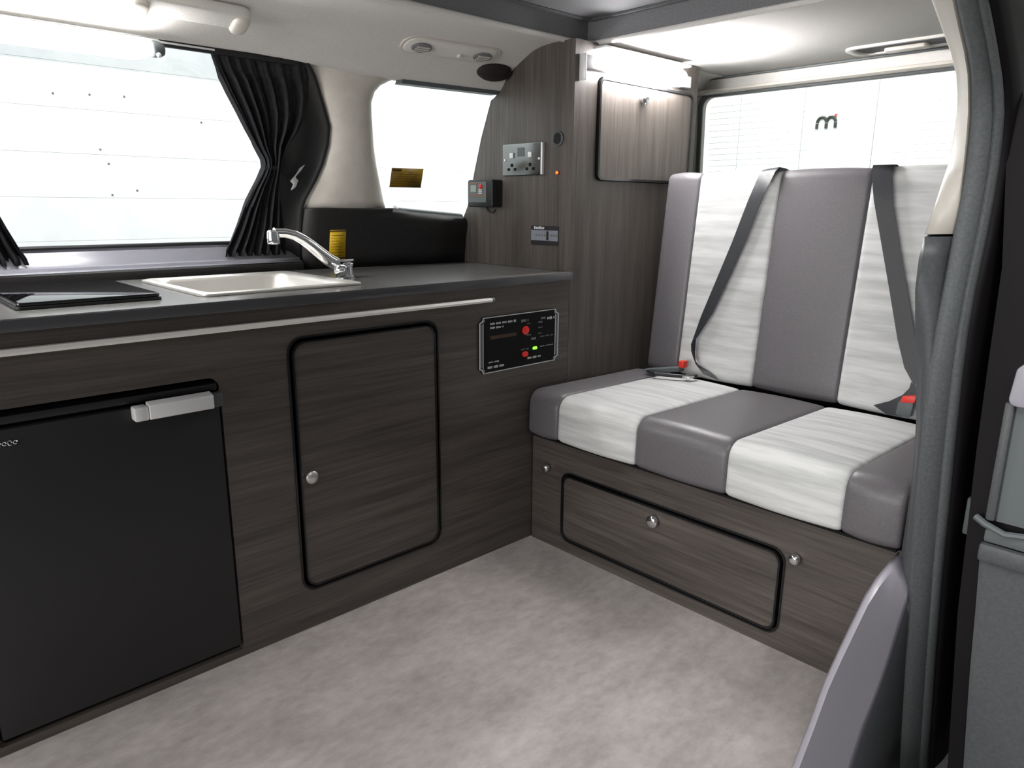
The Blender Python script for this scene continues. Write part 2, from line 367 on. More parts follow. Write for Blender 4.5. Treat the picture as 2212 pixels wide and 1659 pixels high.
# tailgate: wall_rear with a rounded opening and its glass
def FT(off): return lambda u, v, w: (1.0+max(0, 1.40-v)*.34+off+w, u, v)
hole = round_poly([(-.93, .93), (.225, .93), (.135, 1.378), (-.84, 1.378)], .045, 6)
wr = struct(MB().plate(FT(0), [(-1.06, .2), (.58, .2), (.50, .9), (.36, 1.33), (.28, 1.455), (-1.06, 1.455)], 0, .02, [hole]).build('wall_rear', 'headliner'), 'tailgate inner panel around the rear window')
w3 = sbase('window_3', (1.15, -.27, .93), 'wide tailgate window behind the seat')
MB().plate(FT(.012), [(-.96, .91), (.25, .91), (.16, 1.40), (-.87, 1.40)], 0, .005).build('pane', 'glass', w3)
MB().plate(FT(-.006), round_poly([(-.945, .915), (.242, .915), (.150, 1.392), (-.855, 1.392)], .05, 6), 0, .008, [hole]).build('frame', 'seal', w3)
for k in range(13):
    z = 1.10+k*.0205; hwid = .50+(1.38-z)*.19-.03
    MB().tube([(1.0+(1.40-z)*.34+.010, -.36-hwid, z), (1.0+(1.40-z)*.34+.010, -.36+hwid, z)], .0006, 5).build('heater_wire', 'printwhite', w3)
hb = MB(); hb.tube([(.985, -1.05, 1.437), (.985, .27, 1.437)], .004, 6)
hb.build('seam', 'framegrey', wr)
MB().loft([[(x_, y_, z_) for x_, z_ in ((.988, 1.40), (.978, 1.398), (.976, 1.392), (.988, 1.388), (1.0, 1.386))] for y_ in (-1.05, -.7, -.3, .1, .2)]).build('header_bead', 'cream', wr, solid=.004)

# near side: door aperture
ROWS_A = [(-2.3, 1.36), (-.80, 1.352), (-.45, 1.335), (-.32, 1.302), (-.258, 1.275), (-.203, 1.247), (-.154, 1.223), (-.115, 1.196), (-.095, 1.169), (-.085, 1.142), (-.084, 1.1), (-.094, 1.055), (-.122, 1.004), (-.155, .949)]
ROWS_A2 = [(-.158, .945), (-.168, .91), (-.165, .86), (-.140, .796), (-.106, .722), (-.064, .618), (-.045, .538), (-.036, .46), (-.036, .368), (-.036, .32)]
ROWS_A3 = [(-.040, .335), (-.085, .33), (-.150, .318), (-.195, .30), (-.242, .266), (-.285, .234), (-.330, .196), (-.371, .14), (-.415, .087), (-.47, .03), (-.53, -.02)]
ROWS_G = [(-2.3, 1.35), (-.80, 1.342), (-.46, 1.326), (-.335, 1.293), (-.274, 1.266), (-.233, 1.237), (-.196, 1.212), (-.165, 1.185), (-.150, 1.16), (-.136, 1.134), (-.127, 1.095), (-.122, 1.052), (-.124, 1.004), (-.134, .95)]
ROWS_G2 = [(-.135, .946), (-.140, .91), (-.145, .861), (-.152, .799), (-.155, .73), (-.146, .637), (-.135, .563), (-.125, .493), (-.104, .399), (-.092, .34), (-.076, .275), (-.061, .204), (-.047, .141), (-.027, .059), (-.001, -.044), (.028, -.16)]
ROWS_C = [(-2.3, 1.342), (-.80, 1.334), (-.46, 1.318), (-.335, 1.285), (-.276, 1.258), (-.235, 1.231), (-.20, 1.206), (-.166, 1.18), (-.144, 1.157), (-.125, 1.132), (-.113, 1.094), (-.106, 1.052), (-.106, 1.004), (-.111, .95), (-.112, .946), (-.119, .912), (-.128, .864), (-.132, .802), (-.126, .733), (-.110, .639), (-.096, .564), (-.080, .492), (-.058, .398), (-.046, .34), (-.028, .273), (-.010, .201), (.007, .136), (.031, .051), (.059, -.054), (.091, -.172)]
YA, YG, YC = -1.045, -1.08, -1.12
def P3(p, y, dx=0): return (p[0]+dx, y, p[1])
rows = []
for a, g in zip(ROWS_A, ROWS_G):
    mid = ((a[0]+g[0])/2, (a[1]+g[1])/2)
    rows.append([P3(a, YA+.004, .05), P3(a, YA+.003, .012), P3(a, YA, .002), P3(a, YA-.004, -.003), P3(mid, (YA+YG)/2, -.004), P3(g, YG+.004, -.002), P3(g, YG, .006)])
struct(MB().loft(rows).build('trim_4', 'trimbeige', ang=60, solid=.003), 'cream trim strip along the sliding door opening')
rows = []
for i, (a, g) in enumerate(zip(ROWS_A2+[(-.04, .27), (-.03, .2), (-.02, .13), (-.01, .05), (0, -.04), (.03, -.16)], ROWS_G2)):
    rows.append([P3(a, YA+.004, .05), P3(a, YA+.002, .012), P3(a, YA, .003), P3(a, YA-.005, -.001), P3(((a[0]+g[0])/2, (a[1]+g[1])/2), (YA+YG)/2, -.002), P3(g, YG, .003)])
struct(MB().loft(rows).build('trim_5', 'greytrim', ang=60, solid=.003), 'dark grey lower trim of the sliding door opening')
# pale sill corner sweeping forward to the floor
LL = [(-.045, .322), (-.07, .30), (-.100, .262), (-.12, .225), (-.140, .185), (-.165, .148), (-.19, .12), (-.23, .082), (-.26, .035), (-.29, -.02), (-.33, -.08)]
rows = []
for a, l in zip(ROWS_A3, LL):
    m_ = ((a[0]+l[0])/2, (a[1]+l[1])/2)
    rows.append([P3(a, YA+.012, .03), P3(a, YA+.004, .006), P3(a, YA-.004), P3(m_, YA-.016, -.008), P3(l, YA-.03, -.002), P3(l, YA-.034, .02)])
struct(MB().loft(rows).build('trim_6', 'sill', ang=60, solid=.003), 'pale plastic corner trim sweeping down to the door sill')
rows = []
for l, g in zip(LL, [(-.092, .34), (-.080, .29), (-.070, .24), (-.061, .204), (-.054, .17), (-.047, .141), (-.038, .10), (-.027, .059), (-.012, .0), (.005, -.06), (.028, -.16)]):
    rows.append([P3(l, YA-.032, .01), P3(l, YA-.034, .02), P3(g, YG-.002, .004)])
struct(MB().loft(rows).build('trim_7', 'greytrim', ang=60, solid=.003), 'dark grey step panel below the sliding door seal')
# weatherstrip
rows = []
GG = ROWS_G+ROWS_G2
for g, c in zip(GG, ROWS_C):
    r = []
    for k, (t, d) in enumerate(((0, .008), (.03, -.002), (.15, -.010), (.4, -.014), (.62, -.010), (.70, -.003), (.76, -.006), (.86, -.009), (.95, -.006), (1, .006))):
        r.append((g[0]+(c[0]-g[0])*t+d, YG+(YC-YG)*t, g[1]+(c[1]-g[1])*t))
    rows.append(r)
struct(MB().loft(rows).build('trim_8', 'seal', ang=60, solid=.003), 'grey rubber weatherstrip around the sliding door opening')
# black jamb and outside body side behind it, inner wall lining
rows = [[P3(c, YC, .003), P3(c, YC-.008, .012), P3(c, YC-.012, .05), (1.3, YC-.03+.0*c[1], c[1])] for c in ROWS_C if c[0] > -.4]
nr = MB().loft(rows)
nr.loft([[(-.336, YC, 1.285), (1.3, YC-.03, 1.285)], [(-.33, -1.06, 1.455), (1.3, -1.06, 1.455)], [(-.33, -1.04, 1.54), (1.3, -1.04, 1.54)]])
nw = struct(nr.build('wall_near', 'jamb', ang=50, solid=.004), 'black painted van side behind the sliding door opening')
rows = [[P3(a, YA+.004, .03), (1.25, YA+.004, a[1])] for a in ROWS_A[3:]+ROWS_A2+ROWS_A3[3:]]
MB().loft(rows).build('inner_lining', 'greytrim', nw, solid=.004)
MB().loft([[(x, -1.06, 1.445), (x, -1.05, 1.40), (x, YA, 1.36)] for x in (-2.3, -1, -.3, .4, 1.1)]).build('roof_rail_cover', 'cream', nw, solid=.004)
MB().box(-.052, -.03, -1.168, -1.140, .425, .495).build('striker_plate', 'framegrey', nw, bevel=.004)

# open sliding door standing outside, behind the aperture
ZD = [-.30, .0, .30, .60, .75, .90, 1.142, 1.29, 1.36]
YI = [-1.20, -1.19, -1.165, -1.152, -1.148, -1.145, -1.118, -1.088, -1.07]
YO = [-1.34, -1.33, -1.315, -1.29, -1.26, -1.205, -1.139, -1.103, -1.083]
d1 = sbase('door_1', (-.1, -1.25, -.30), 'open sliding door seen edge-on beside the opening')
MB().loft([[(-.098, a, z), (-.098, b, z), (1.15, b-.02, z), (1.15, a-.02, z)] for z, a, b in zip(ZD, YI, YO)], True, True).build('door_shell', 'jamb', d1)
gp = [[(-.106, ya, z), (-.108, ya-.008, z), (-.108, b+.004, z), (-.100, b+.001, z)] for z, ya, b in ((-.28, -1.225, -1.338), (.0, -1.217, -1.33), (.2, -1.200, -1.32), (.332, -1.191, -1.312), (.41, -1.185, -1.307))]
MB().loft(gp, True, True).build('edge_panel', 'greytrim', d1, ang=60)
MB().box(-.118, -.096, -1.30, -1.182, .412, .445).build('latch_housing', 'greytrim', d1, bevel=.006)
MB().box(-.112, -.096, -1.29, -1.186, .447, .470).build('latch_bracket', 'framegrey', d1, bevel=.004)
MB().tube([(-.112, -1.170, .487), (-.116, -1.185, .480), (-.116, -1.215, .470), (-.112, -1.25, .475)], .006, 8).build('latch_arm', 'framegrey', d1)
MB().box(-.114, -.096, -1.198, -1.183, .485, .690).build('guide_post', 'greytrim', d1, bevel=.005)
MB().plate(FY(-.120), round_poly([(-1.187, .685), (-1.192, .745), (-1.215, .772), (-1.262, .772), (-1.262, .685)], .012, 4), 0, .026).build('guide_cap', 'sill', d1, bevel=.004)
MB().box(-.104, -.096, -1.265, -1.198, .485, .690).build('guide_recess', 'framegrey', d1)

# ================================================================ KITCHEN UNIT
ku = thing('kitchen_unit', 'long dark wood kitchen unit with aluminium rail along the front', 'kitchen unit', (-.62, .25, 0))
KD = rrect(-.752, -.348, .100, .704, .034)
FRH = rrect(-1.362, -.905, .018, .646, (.024, .004, .004, .004))
MB().plate(FX(0), [(-1.382, 0), (.149, 0), (.149, .777), (-1.382, .777)], 0, .018, [KD, FRH]).build('front_panel', 'wood_x', ku)
MB().box(-1.382, -1.366, .019, .53, 0, .777).build('end_panel', 'wood_z', ku)
MB().box(.131, .149, .019, .47, 0, .777).build('end_panel', 'wood_z', ku)
MB().box(-.900, -.884, .019, .50, 0, .777).build('divider', 'blackmatt', ku)
MB().box(-.883, .130, .030, .036, .02, .775).build('rebate_backing', 'blackmatt', ku)
kd = MB().plate(FX(-.004), rrect(-.744, -.356, .108, .696, .030), 0, .02).build('cupboard_door', 'wood_x', ku)
MB().plate(FX(-.006), rrect(-.7445, -.3555, .1075, .6965, .0305), 0, .02, [rrect(-.741, -.359, .111, .693, .028)]).build('door_edging', 'edge_black', kd)
MB().plate(FX(-.003), rrect(-.756, -.344, .096, .708, .037), 0, .004, [rrect(-.752, -.348, .100, .704, .034)]).build('opening_edging', 'edge_black', ku)
def knob(o, ax, r, parent, m='alu', name='knob'):
    return MB().lathe([(r*.55, 0), (r*.55, .004), (r*.9, .005), (r, .009), (r*.98, .014), (r*.8, .017), (r*.45, .0185), (0, .019)], o, ax, 20).build(name, m, parent)
knob((-.722, -.004, .384), (0, -1, 0), .0155, kd)
rl = MB().plate(lambda u, v, w: (w, u, v), [(-.016, .7385), (-.017, .7435), (-.013, .749), (-.0005, .749), (-.0005, .7375)], -1.38, -.17)
rl.build('rail', 'railalu', ku)
MB().plate(lambda u, v, w: (w, u, v), [(-.016, .7385), (-.017, .7435), (-.013, .749), (-.0005, .749), (-.0005, .7375)], -.169, -.160).build('rail_end_cap', 'framegrey', ku, bevel=.002)

# worktop
wt = MB()
xs = [-1.395, -.888, -.518, .149]; 
sinkh = rrect(-.882, -.522, .086, .464, .03)
wt.plate(FZ(.80), [(-1.395, -.012), (.149, -.012), (.149, .470), (-.40, .535), (-.75, .545), (-1.395, .546)], 0, .0225, [sinkh])
wo = thing('worktop', 'dark grey laminate worktop running along the kitchen unit', 'worktop', (-.62, .25, .778))
wt.build('top', 'worktop', wo, bevel=.0)
MB().box(-1.395, .149, -.0135, -.0118, .7785, .7985).build('front_edging', 'ledge', wo, bevel=.0008)

# fridge
fr = thing('fridge', 'black built-in fridge with silver bar handle under the worktop', 'fridge', (-1.13, .25, 0))
MB().box(-1.358, -.910, .026, .50, .022, .636).build('body', 'blackmatt', fr, bevel=.004)
fd = MB().box(-1.357, -.909, -.002, .025, .030, .612).build('door', 'fridge', fr, bevel=.005)
MB().box(-1.357, -.909, .004, .024, .618, .633).build('top_trim', 'black', fr, bevel=.003)
hd = MB().plate(lambda u, v, w: (w, u, v), round_poly([(-.034, .590), (-.034, .618), (-.010, .624), (-.010, .590)], .004, 3), -1.052, -.932).build('handle', 'alulight', fd, bevel=.001)
MB().box(-1.078, -1.0525, -.030, -.003, .589, .617).build('handle_end', 'alulight', hd, bevel=.004)
MB().box(-.9315, -.910, -.028, -.003, .590, .618).build('handle_end', 'greytrim', hd, bevel=.004)
bd = MB()
for k in range(5):
    x = -1.300+k*.008
    bd.tube([(x+.0035+.003*math.cos(a), -.004, .587+(.0045 if k % 2 else .003)*math.sin(a)) for a in [j*math.pi/4 for j in range(8)]], .0011, 6)
bd.build('badge', 'chrome', fd)

# hob: closed black glass lid
hb_ = thing('hob', 'black glass hob lid set into the worktop by the window', 'hob', (-1.10, .27, .80))
MB().plate(FZ(.806), rrect(-1.220, -.968, .088, .448, .012), 0, .0055).build('tray', 'black', hb_, bevel=.001)
MB().plate(FZ(.8135), rrect(-1.217, -.971, .091, .440, .010), 0, .007).build('glass_lid', 'glassblack', hb_, bevel=.0015)
MB().box(-1.205, -.983, .441, .447, .8065, .8125).build('rear_strip', 'black', hb_, bevel=.001)

# sink
sk_ = thing('sink', 'stainless steel sink bowl set into the worktop beside the tap', 'sink', (-.70, .275, .68))
def sl(ins, z, r): return [(u, v, z) for u, v in rrect(-.896+ins, -.508-ins, .072+ins, .478-ins, r, 6)]
MB().loft([sl(0, .8005, .022), sl(.001, .805, .022), sl(.006, .8065, .022), sl(.018, .8062, .03), sl(.026, .803, .04), sl(.030, .795, .045), sl(.045, .72, .05), sl(.07, .692, .06), sl(.10, .688, .06)], True, False).build('bowl', 'steel', sk_, ang=50, solid=.0015)
MB().plate(FZ(.6895), rrect(-.797, -.607, .171, .379, .06, 6), 0, .002).build('bowl_floor', 'steel', sk_)
MB().lathe([(.032, 0), (.032, .003), (.026, .004), (.02, .002), (0, .001)], (-.70, .275, .690), (0, 0, 1), 20).build('drain', 'chrome', sk_)

# tap
tp = thing('tap', 'chrome folding mixer tap with angled spout over the sink', 'tap', (-.455, .262, .80))
MB().lathe([(.026, 0), (.026, .004), (.021, .006), (.020, .030), (.022, .032), (.022, .036), (.017, .040), (.010, .043), (0, .044)], (-.447, .262, .8005), (0, 0, 1), 24).build('base', 'chrome', tp)
MB().lathe([(.006, 0), (.014, .004), (.017, .012), (.017, .024), (.014, .032), (.006, .036)], (-.462, .246, .822), (-.75, -.6, 0), 18).build('valve_knob', 'chrome', tp)
path = [(-.475, .262, .838), (-.497, .262, .850), (-.520, .262, .868), (-.545, .262, .888), (-.566, .262, .903), (-.588, .262, .914), (-.612, .262, .920), (-.640, .262, .921)]
MB().tube(path, [.017, .017, .016, .0145, .0135, .0125, .012, .012], 14).build('spout', 'chrome', tp)
MB().lathe([(.0145, 0), (.0155, .002), (.0155, .014), (.0145, .030), (.010, .034), (0, .035)], (-.643, .262, .893), (0, 0, 1), 20).build('nozzle', 'chrome', tp)
lv = MB().plate(FZ(.8485), round_poly([(-.512, .250), (-.512, .274), (-.470, .282), (-.430, .278), (-.418, .262), (-.430, .246), (-.470, .242)], .008, 4), 0, .006)
lv.build('lever', 'chrome', tp, bevel=.0015)

# ================================================================ WARDROBE
wd = thing('wardrobe', 'tall dark wood wardrobe with socket panel at the end of the worktop', 'wardrobe', (.45, .2, 0))
SP = [(0, .8005), (0, 1.438), (.10, 1.438), (.155, 1.430), (.205, 1.414), (.25, 1.391), (.285, 1.363), (.312, 1.331), (.336, 1.315), (.348, 1.31), (.395, 1.20), (.432, 1.09), (.470, .985), (.488, .955), (.492, .90), (.492, .8005)]
MB().plate(FY(.1505), SP, 0, .016).build('socket_panel', 'wood_z', wd)
MB().plate(FY(.1500), [(.348, 1.309), (.395, 1.20), (.432, 1.09), (.460, .985), (.463, .985), (.435, 1.09), (.398, 1.20), (.351, 1.309)], 0, .017).build('panel_edging', 'framegrey', wd)
WDH = rrect(.248, .728, 1.062, 1.352, .022)
MB().plate(FX(0), [(.1668, .0), (.760, .0), (.760, 1.438), (.1668, 1.438)], 0, .018, [WDH]).build('front_panel', 'wood_z', wd)
MB().box(.1506, .1666, .0, .018, .0, .800).build('corner_post', 'wood_z', wd)
MB().plate(FY(.744), [(.0185, 0), (.0185, 1.438), (.12, 1.425), (.22, 1.38), (.28, 1.31), (.39, 1.0), (.42, .8), (.42, 0)], 0, .016).build('end_panel', 'wood_z', wd)
MB().box(.17, .742, .022, .028, .9, 1.437).build('backing', 'blackmatt', wd)
wdd = MB().plate(FX(-.006), rrect(.256, .720, 1.070, 1.344, .02), 0, .02).build('door', 'wood_z', wd)
MB().plate(FX(-.010), rrect(.250, .726, 1.064, 1.350, .022), 0, .014, [rrect(.257, .719, 1.071, 1.343, .018)]).build('door_edging', 'edge_black', wdd)
knob((.455, -.006, 1.306), (0, -1, 0), .0165, wdd, 'chrome')

# items on the socket panel (face x = .1505)
sc = thing('double_socket', 'chrome double wall socket with rocker switches on the wood panel', 'socket', (.15, .2, 1.125))
spl = MB().plate(FY(.142), rrect(.113, .288, 1.078, 1.172, .004), 0, .0083).build('plate', 'chromedark', sc, bevel=.002)
MB().box(.1395, .1500, .112, .119, 1.079, 1.171).build('edge_strip', 'alulight', sc, bevel=.001)
for yc in (.165, .245):
    for dy, dz, a, b in ((0, -.018, .005, .005), (-.014, -.030, .005, .004), (.014, -.030, .005, .004)):
        MB().box(.1412, .1425, yc+dy-a, yc+dy+a, 1.127+dz-b, 1.127+dz+b).build('pin_hole', 'blackmatt', sc)
    MB().box(.1385, .1425, yc-.008, yc+.008, 1.130, 1.146).build('rocker', 'alulight', sc, bevel=.0015)
MB().box(.1412, .1425, .19, .22, 1.134, 1.16).build('rating_mark', 'framegrey', sc)
for yc in (.127, .276): MB().lathe([(.004, 0), (.004, .001), (.002, .0015)], (.142, yc, 1.125), (-1, 0, 0), 10).build('screw', 'alu', sc)

vt = MB()
vt.lathe([(.021, 0), (.021, .004), (.018, .006), (.016, .004), (0, .004)], (.1503, .058, 1.178), (-1, 0, 0), 24)
vo = tag(vt.build('round_grille', 'framegrey'), 'small round dark grille above the red indicator light', 'grille')
for k in range(-3, 4):
    h = math.sqrt(.0155**2-(k*.004)**2)
    MB().box(.1440, .1462, .058+k*.004-.0008, .058+k*.004+.0008, 1.178-h, 1.178+h).build('slat', 'black', vo)
li = thing('indicator_light', 'tiny glowing red indicator light on the wood panel', 'indicator', (.15, .057, 1.083))
MB().lathe([(.006, 0), (.006, .002), (.0045, .003)], (.1503, .057, 1.083), (-1, 0, 0), 14).build('bezel', 'black', li)
MB().lathe([(.0044, 0), (.0042, .003), (.0025, .005), (0, .0055)], (.1473, .057, 1.083), (-1, 0, 0), 14).build('lens', 'redled', li)

ct = thing('charge_controller', 'black box solar charge controller with small grey screen', 'controller', (.12, .35, 1.03))
MB().plate(FY(.108), rrect(.297, .418, .983, 1.068, .008), 0, .0423).build('body', 'black', ct, bevel=.003)
MB().plate(FY(.1065), rrect(.325, .412, .998, 1.062, .004), 0, .0015).build('face', 'framegrey', ct)
MB().box(.1052, .1066, .372, .400, 1.030, 1.052).build('screen', 'lcd', ct)
MB().lathe([(.0075, 0), (.0075, .003), (.005, .004)], (.1066, .351, 1.047), (-1, 0, 0), 14).build('red_button', 'redlens', ct)
for i in range(2):
    for j in range(3): MB().box(.1052, .1066, .345+i*.009, .352+i*.009, 1.024+j*.0055, 1.028+j*.0055).build('key', 'printwhite', ct)
MB().box(.1056, .1066, .366, .410, 1.0545, 1.0575).build('stripe', 'orangeprint', ct)
MB().box(.1056, .1066, .330, .410, 1.018, 1.0205).build('stripe', 'orangeprint', ct)
MB().tube([(.14, .36, .982), (.14, .352, .970), (.144, .338, .966), (.149, .33, .975)], .003, 8).build('cable', 'black', ct)

lb = thing('switch_label_plate', 'small dark and blue-grey label plate low on the wood panel', 'label', (.15, .106, .9))
MB().plate(FY(.1485), rrect(.049, .163, .872, .930, .003), 0, .002).build('plate', 'black', lb)
MB().box(.1477, .1486, .050, .162, .886, .917).build('field', 'lablue', lb)
for k in range(6): MB().box(.1475, .1485, .150-k*.0075-.0055, .150-k*.0075, .9195, .9195+(.007 if k % 3 else .009)).build('print', 'printwhite', lb)
MB().box(.1470, .1478, .088, .097, .888, .914).build('print', 'black', lb)
for k in range(4): MB().box(.1470, .1478, .143-k*.012-.006, .143-k*.012, .899, .905).build('print', 'printdim', lb)
for k in range(3): MB().box(.1470, .1478, .080-k*.011-.007, .080-k*.011, .898, .906).build('print', 'printdim', lb)

# control panel on the kitchen front (face y = 0)
cp_ = thing('control_panel', 'black electric control panel with red and green lights', 'control panel', (-.054, 0, .54))
X0, X1, Z0, Z1 = -.209, .102, .541, .697
def notched(d): 
    a, b, c, e = X0+d, X1-d, Z0+d, Z1-d; n = .014
    return [(a+n, c), (b-n, c), (b-n+.003, c+n*.6), (b, c+n), (b, e-n), (b-n*.6, e-n+.003), (b-n, e), (a+n, e), (a+n-.003, e-n*.6), (a, e-n), (a, c+n), (a+n*.6, c+n-.003)]
MB().plate(FX(-.004), notched(0), 0, .0037).build('plate', 'blackmatt', cp_)
MB().plate(FX(-.0048), notched(.0005), 0, .0008, [notched(.0032)]).build('border_line', 'printwhite', cp_)
ib = rrect(X0+.016, X1-.016, Z0+.004, Z1-.004, .002)
for (a, b) in ((X0+.0035, X0+.0145), (X1-.0145, X1-.0035)):
    MB().box(a, b, -.0045, -.0038, Z0+.018, Z1-.018).build('border_band', 'framegrey', cp_)
    for xx in (a, b): MB().box(xx-.0009, xx+.0009, -.0049, -.0038, Z0+.016, Z1-.016).build('border_line', 'printwhite', cp_)
for (cx, cz) in ((X0+.016, Z0+.009), (X0+.016, Z1-.009), (X1-.016, Z0+.009), (X1-.016, Z1-.009)):
    MB().plate(FX(-.0047), [(cx-.006, cz), (cx, cz-.006), (cx+.006, cz), (cx, cz+.006)], 0, .0008).build('corner_mark', 'lablue', cp_)
def uv(Xp, Yp):
    """zoomed panel drawing -> plate coordinates"""
    top = 330-(Xp-330)*180/1520; bot = 1450-(Xp-330)*260/1510
    return X0+(Xp-260)/1660*(X1-X0), Z1-(Yp-top)/(bot-top)*(Z1-Z0)
def words(xa, xb, ya, h, m, n):
    b = MB(); x0, z0_ = uv(xa, ya); x1, _ = uv(xb, ya-(xb-xa)*.12); st = (x1-x0)/n
    for k in range(n):
        if k % 5 == 4: continue
        hh = h*(.75+.5*random.random()); b.box(x0+k*st, x0+(k+.72)*st, -.0046, -.0038, z0_-hh/2, z0_+hh/2)
    return b.build('print', m, cp_)
for a in ((475, 990, 455, .0055, 'printwhite', 22), (475, 740, 535, .0050, 'printwhite', 11), (1100, 1255, 400, .0065, 'lablue', 6), (1225, 1320, 455, .003, 'printdim', 5),
          (1520, 1650, 345, .006, 'lablue', 5), (1660, 1828, 345, .007, 'printwhite', 6), (1465, 1555, 425, .0035, 'lablue', 4), (1465, 1560, 530, .003, 'printdim', 4), (1465, 1570, 645, .003, 'printdim', 5),
          (1215, 1310, 680, .0035, 'printdim', 4), (1310, 1450, 755, .0065, 'lablue', 5), (1510, 1805, 708, .003, 'printdim', 13), (1510, 1805, 905, .0018, 'printwhite', 12), (1100, 1260, 970, .0028, 'lablue', 7),
          (1240, 1530, 1140, .0055, 'printwhite', 13), (445, 650, 1215, .0035, 'printwhite', 9), (425, 755, 1320, .006, 'printwhite', 14)):
    words(*a)
for (xa, xb, ya, yb, m_) in ((480, 1000, 690, 760, 'amberprint'),):
    x0, zt = uv(xa, ya); x1, _ = uv(xb, ya-60); _, zb = uv(xa, yb)
    MB().box(x0, x1, -.0045, -.0038, zb, zt).build('scale_strip', m_, cp_)
for (xx, yy, rx, rz, m_) in ((1183, 580, .0125, .0125, 'redlens'), (1178, 1055, .0115, .008, 'redlens')):
    cx, cz = uv(xx, yy)
    MB().plate(FX(-.0085), [(cx+rx*math.cos(t), cz+rz*math.sin(t)) for t in [2*math.pi*k/18 for k in range(18)]], 0, .005).build('red_switch', m_, cp_, bevel=.0015)
cx, cz = uv(1392, 935)
MB().plate(FX(-.0065), rrect(cx-.008, cx+.008, cz-.004, cz+.004, .003), 0, .003).build('green_light', 'greenled', cp_, bevel=.001)

# ================================================================ BENCH, CUSHIONS, BELTS
bn = thing('storage_bench', 'dark wood storage bench base with a low flap door', 'bench', (.32, -.52, 0))
BD = rrect(-.802, -.130, .038, .246, .03)
MB().plate(FY(0), [(-1.036, 0), (-.006, 0), (-.006, .334), (-1.036, .334)], 0, .018, [BD]).build('front_panel', 'wood_y', bn)
MB().box(.019, .64, -.024, -.006, 0, .334).build('end_panel', 'wood_x', bn)
MB().box(.019, .64, -1.036, -1.018, 0, .334).build('end_panel', 'wood_x', bn)
MB().box(.019, .64, -1.017, -.025, .316, .334).build('top_board', 'wood_y', bn)
MB().box(.026, .032, -1.015, -.026, .004, .312).build('rebate_backing', 'blackmatt', bn)
fl = MB().plate(FY(-.005), rrect(-.795, -.137, .045, .239, .026), 0, .02).build('flap_door', 'wood_y', bn)
MB().plate(FY(-.008), rrect(-.7965, -.1355, .0435, .2405, .027), 0, .020, [rrect(-.792, -.140, .048, .236, .024)]).build('door_edging', 'edge_black', fl)
MB().plate(FY(-.003), rrect(-.806, -.126, .034, .250, .033), 0, .004, [rrect(-.802, -.130, .038, .246, .03)]).build('opening_edging', 'edge_black', bn)
knob((-.005, -.455, .205), (-1, 0, 0), .0165, fl, 'chrome')
for y, z in ((-.070, .243), (-.829, .240)): knob((0, y, z), (-1, 0, 0), .0125, bn, 'chrome', 'push_lock')

def puff(prof, y0, y1, sink=.007, wave=None):
    """cushion panel: closed (x, z) outline swept in y, drawn in at the seams"""
    n = len(prof); nr_ = []
    for i in range(n):
        a, b = Vector(prof[i-1]), Vector(prof[(i+1) % n]); t = (b-a); nr_.append(Vector((t.y, -t.x)).normalized())
    area2 = sum(prof[i][0]*prof[(i+1) % n][1]-prof[(i+1) % n][0]*prof[i][1] for i in range(n)); sg = 1 if area2 > 0 else -1
    ys = []; L = y0-y1
    for d, o_ in ((0, -sink), (.003, -sink*.45), (.008, -sink*.15), (.016, 0)): ys.append((y0-d, o_))
    for k in range(1, 6): t = k/6; ys.append((y0-.016-(L-.032)*t, .003*math.sin(math.pi*t)))
    for d, o_ in ((.016, 0), (.008, -sink*.15), (.003, -sink*.45), (0, -sink)): ys.append((y1+d, o_))
    rows = [[(prof[i][0]+sg*nr_[i].x*o_, y, prof[i][1]+sg*nr_[i].y*o_) for i in range(n)] for y, o_ in ys]
    return MB().loft(rows, True, True)
def dense(p, step=.03):
    out = []
    for i in range(len(p)):
        a, b = Vector(p[i]), Vector(p[(i+1) % len(p)]); m_ = max(1, int((b-a).length/step))
        for k in range(m_): q = a.lerp(b, k/m_); out.append((q.x, q.y))
    return out
YS = [-.012, -.128, -.398, -.657, -.922, -1.036]
seatp = dense(round_poly([(-.030, .340), (.500, .340), (.500, .462), (-.026, .474)], [.018, .02, .03, .042], 6))
sc_ = thing('seat_cushion', 'striped bench seat cushion in grey leather and silver fabric', 'cushion', (.24, -.52, .336))
sgn = 1
for i in range(5):
    puff(seatp, YS[i], YS[i+1]).build('panel', 'lfabric' if i % 2 else 'dleather', sc_, ang=60)
MB().box(-.02, .49, -1.03, -.02, .3355, .341).build('base_board', 'blackmatt', sc_)
YB = [-.030, -.150, -.414, -.668, -.930, -1.030]
backp = dense(round_poly([(.512, .462), (.628, .455), (.690, 1.080), (.578, 1.096)], [.02, .02, .03, .026], 6))
bk = thing('backrest_cushion', 'tall striped backrest cushion behind the bench seat', 'cushion', (.6, -.52, .46))
for i in range(5):
    puff(backp, YB[i], YB[i+1]).build('panel', 'lfabric' if i % 2 else 'dleather', bk, ang=60)
MB().box(.645, .665, -1.02, -.04, .335, .60).build('support_frame', 'blackmatt', bk)

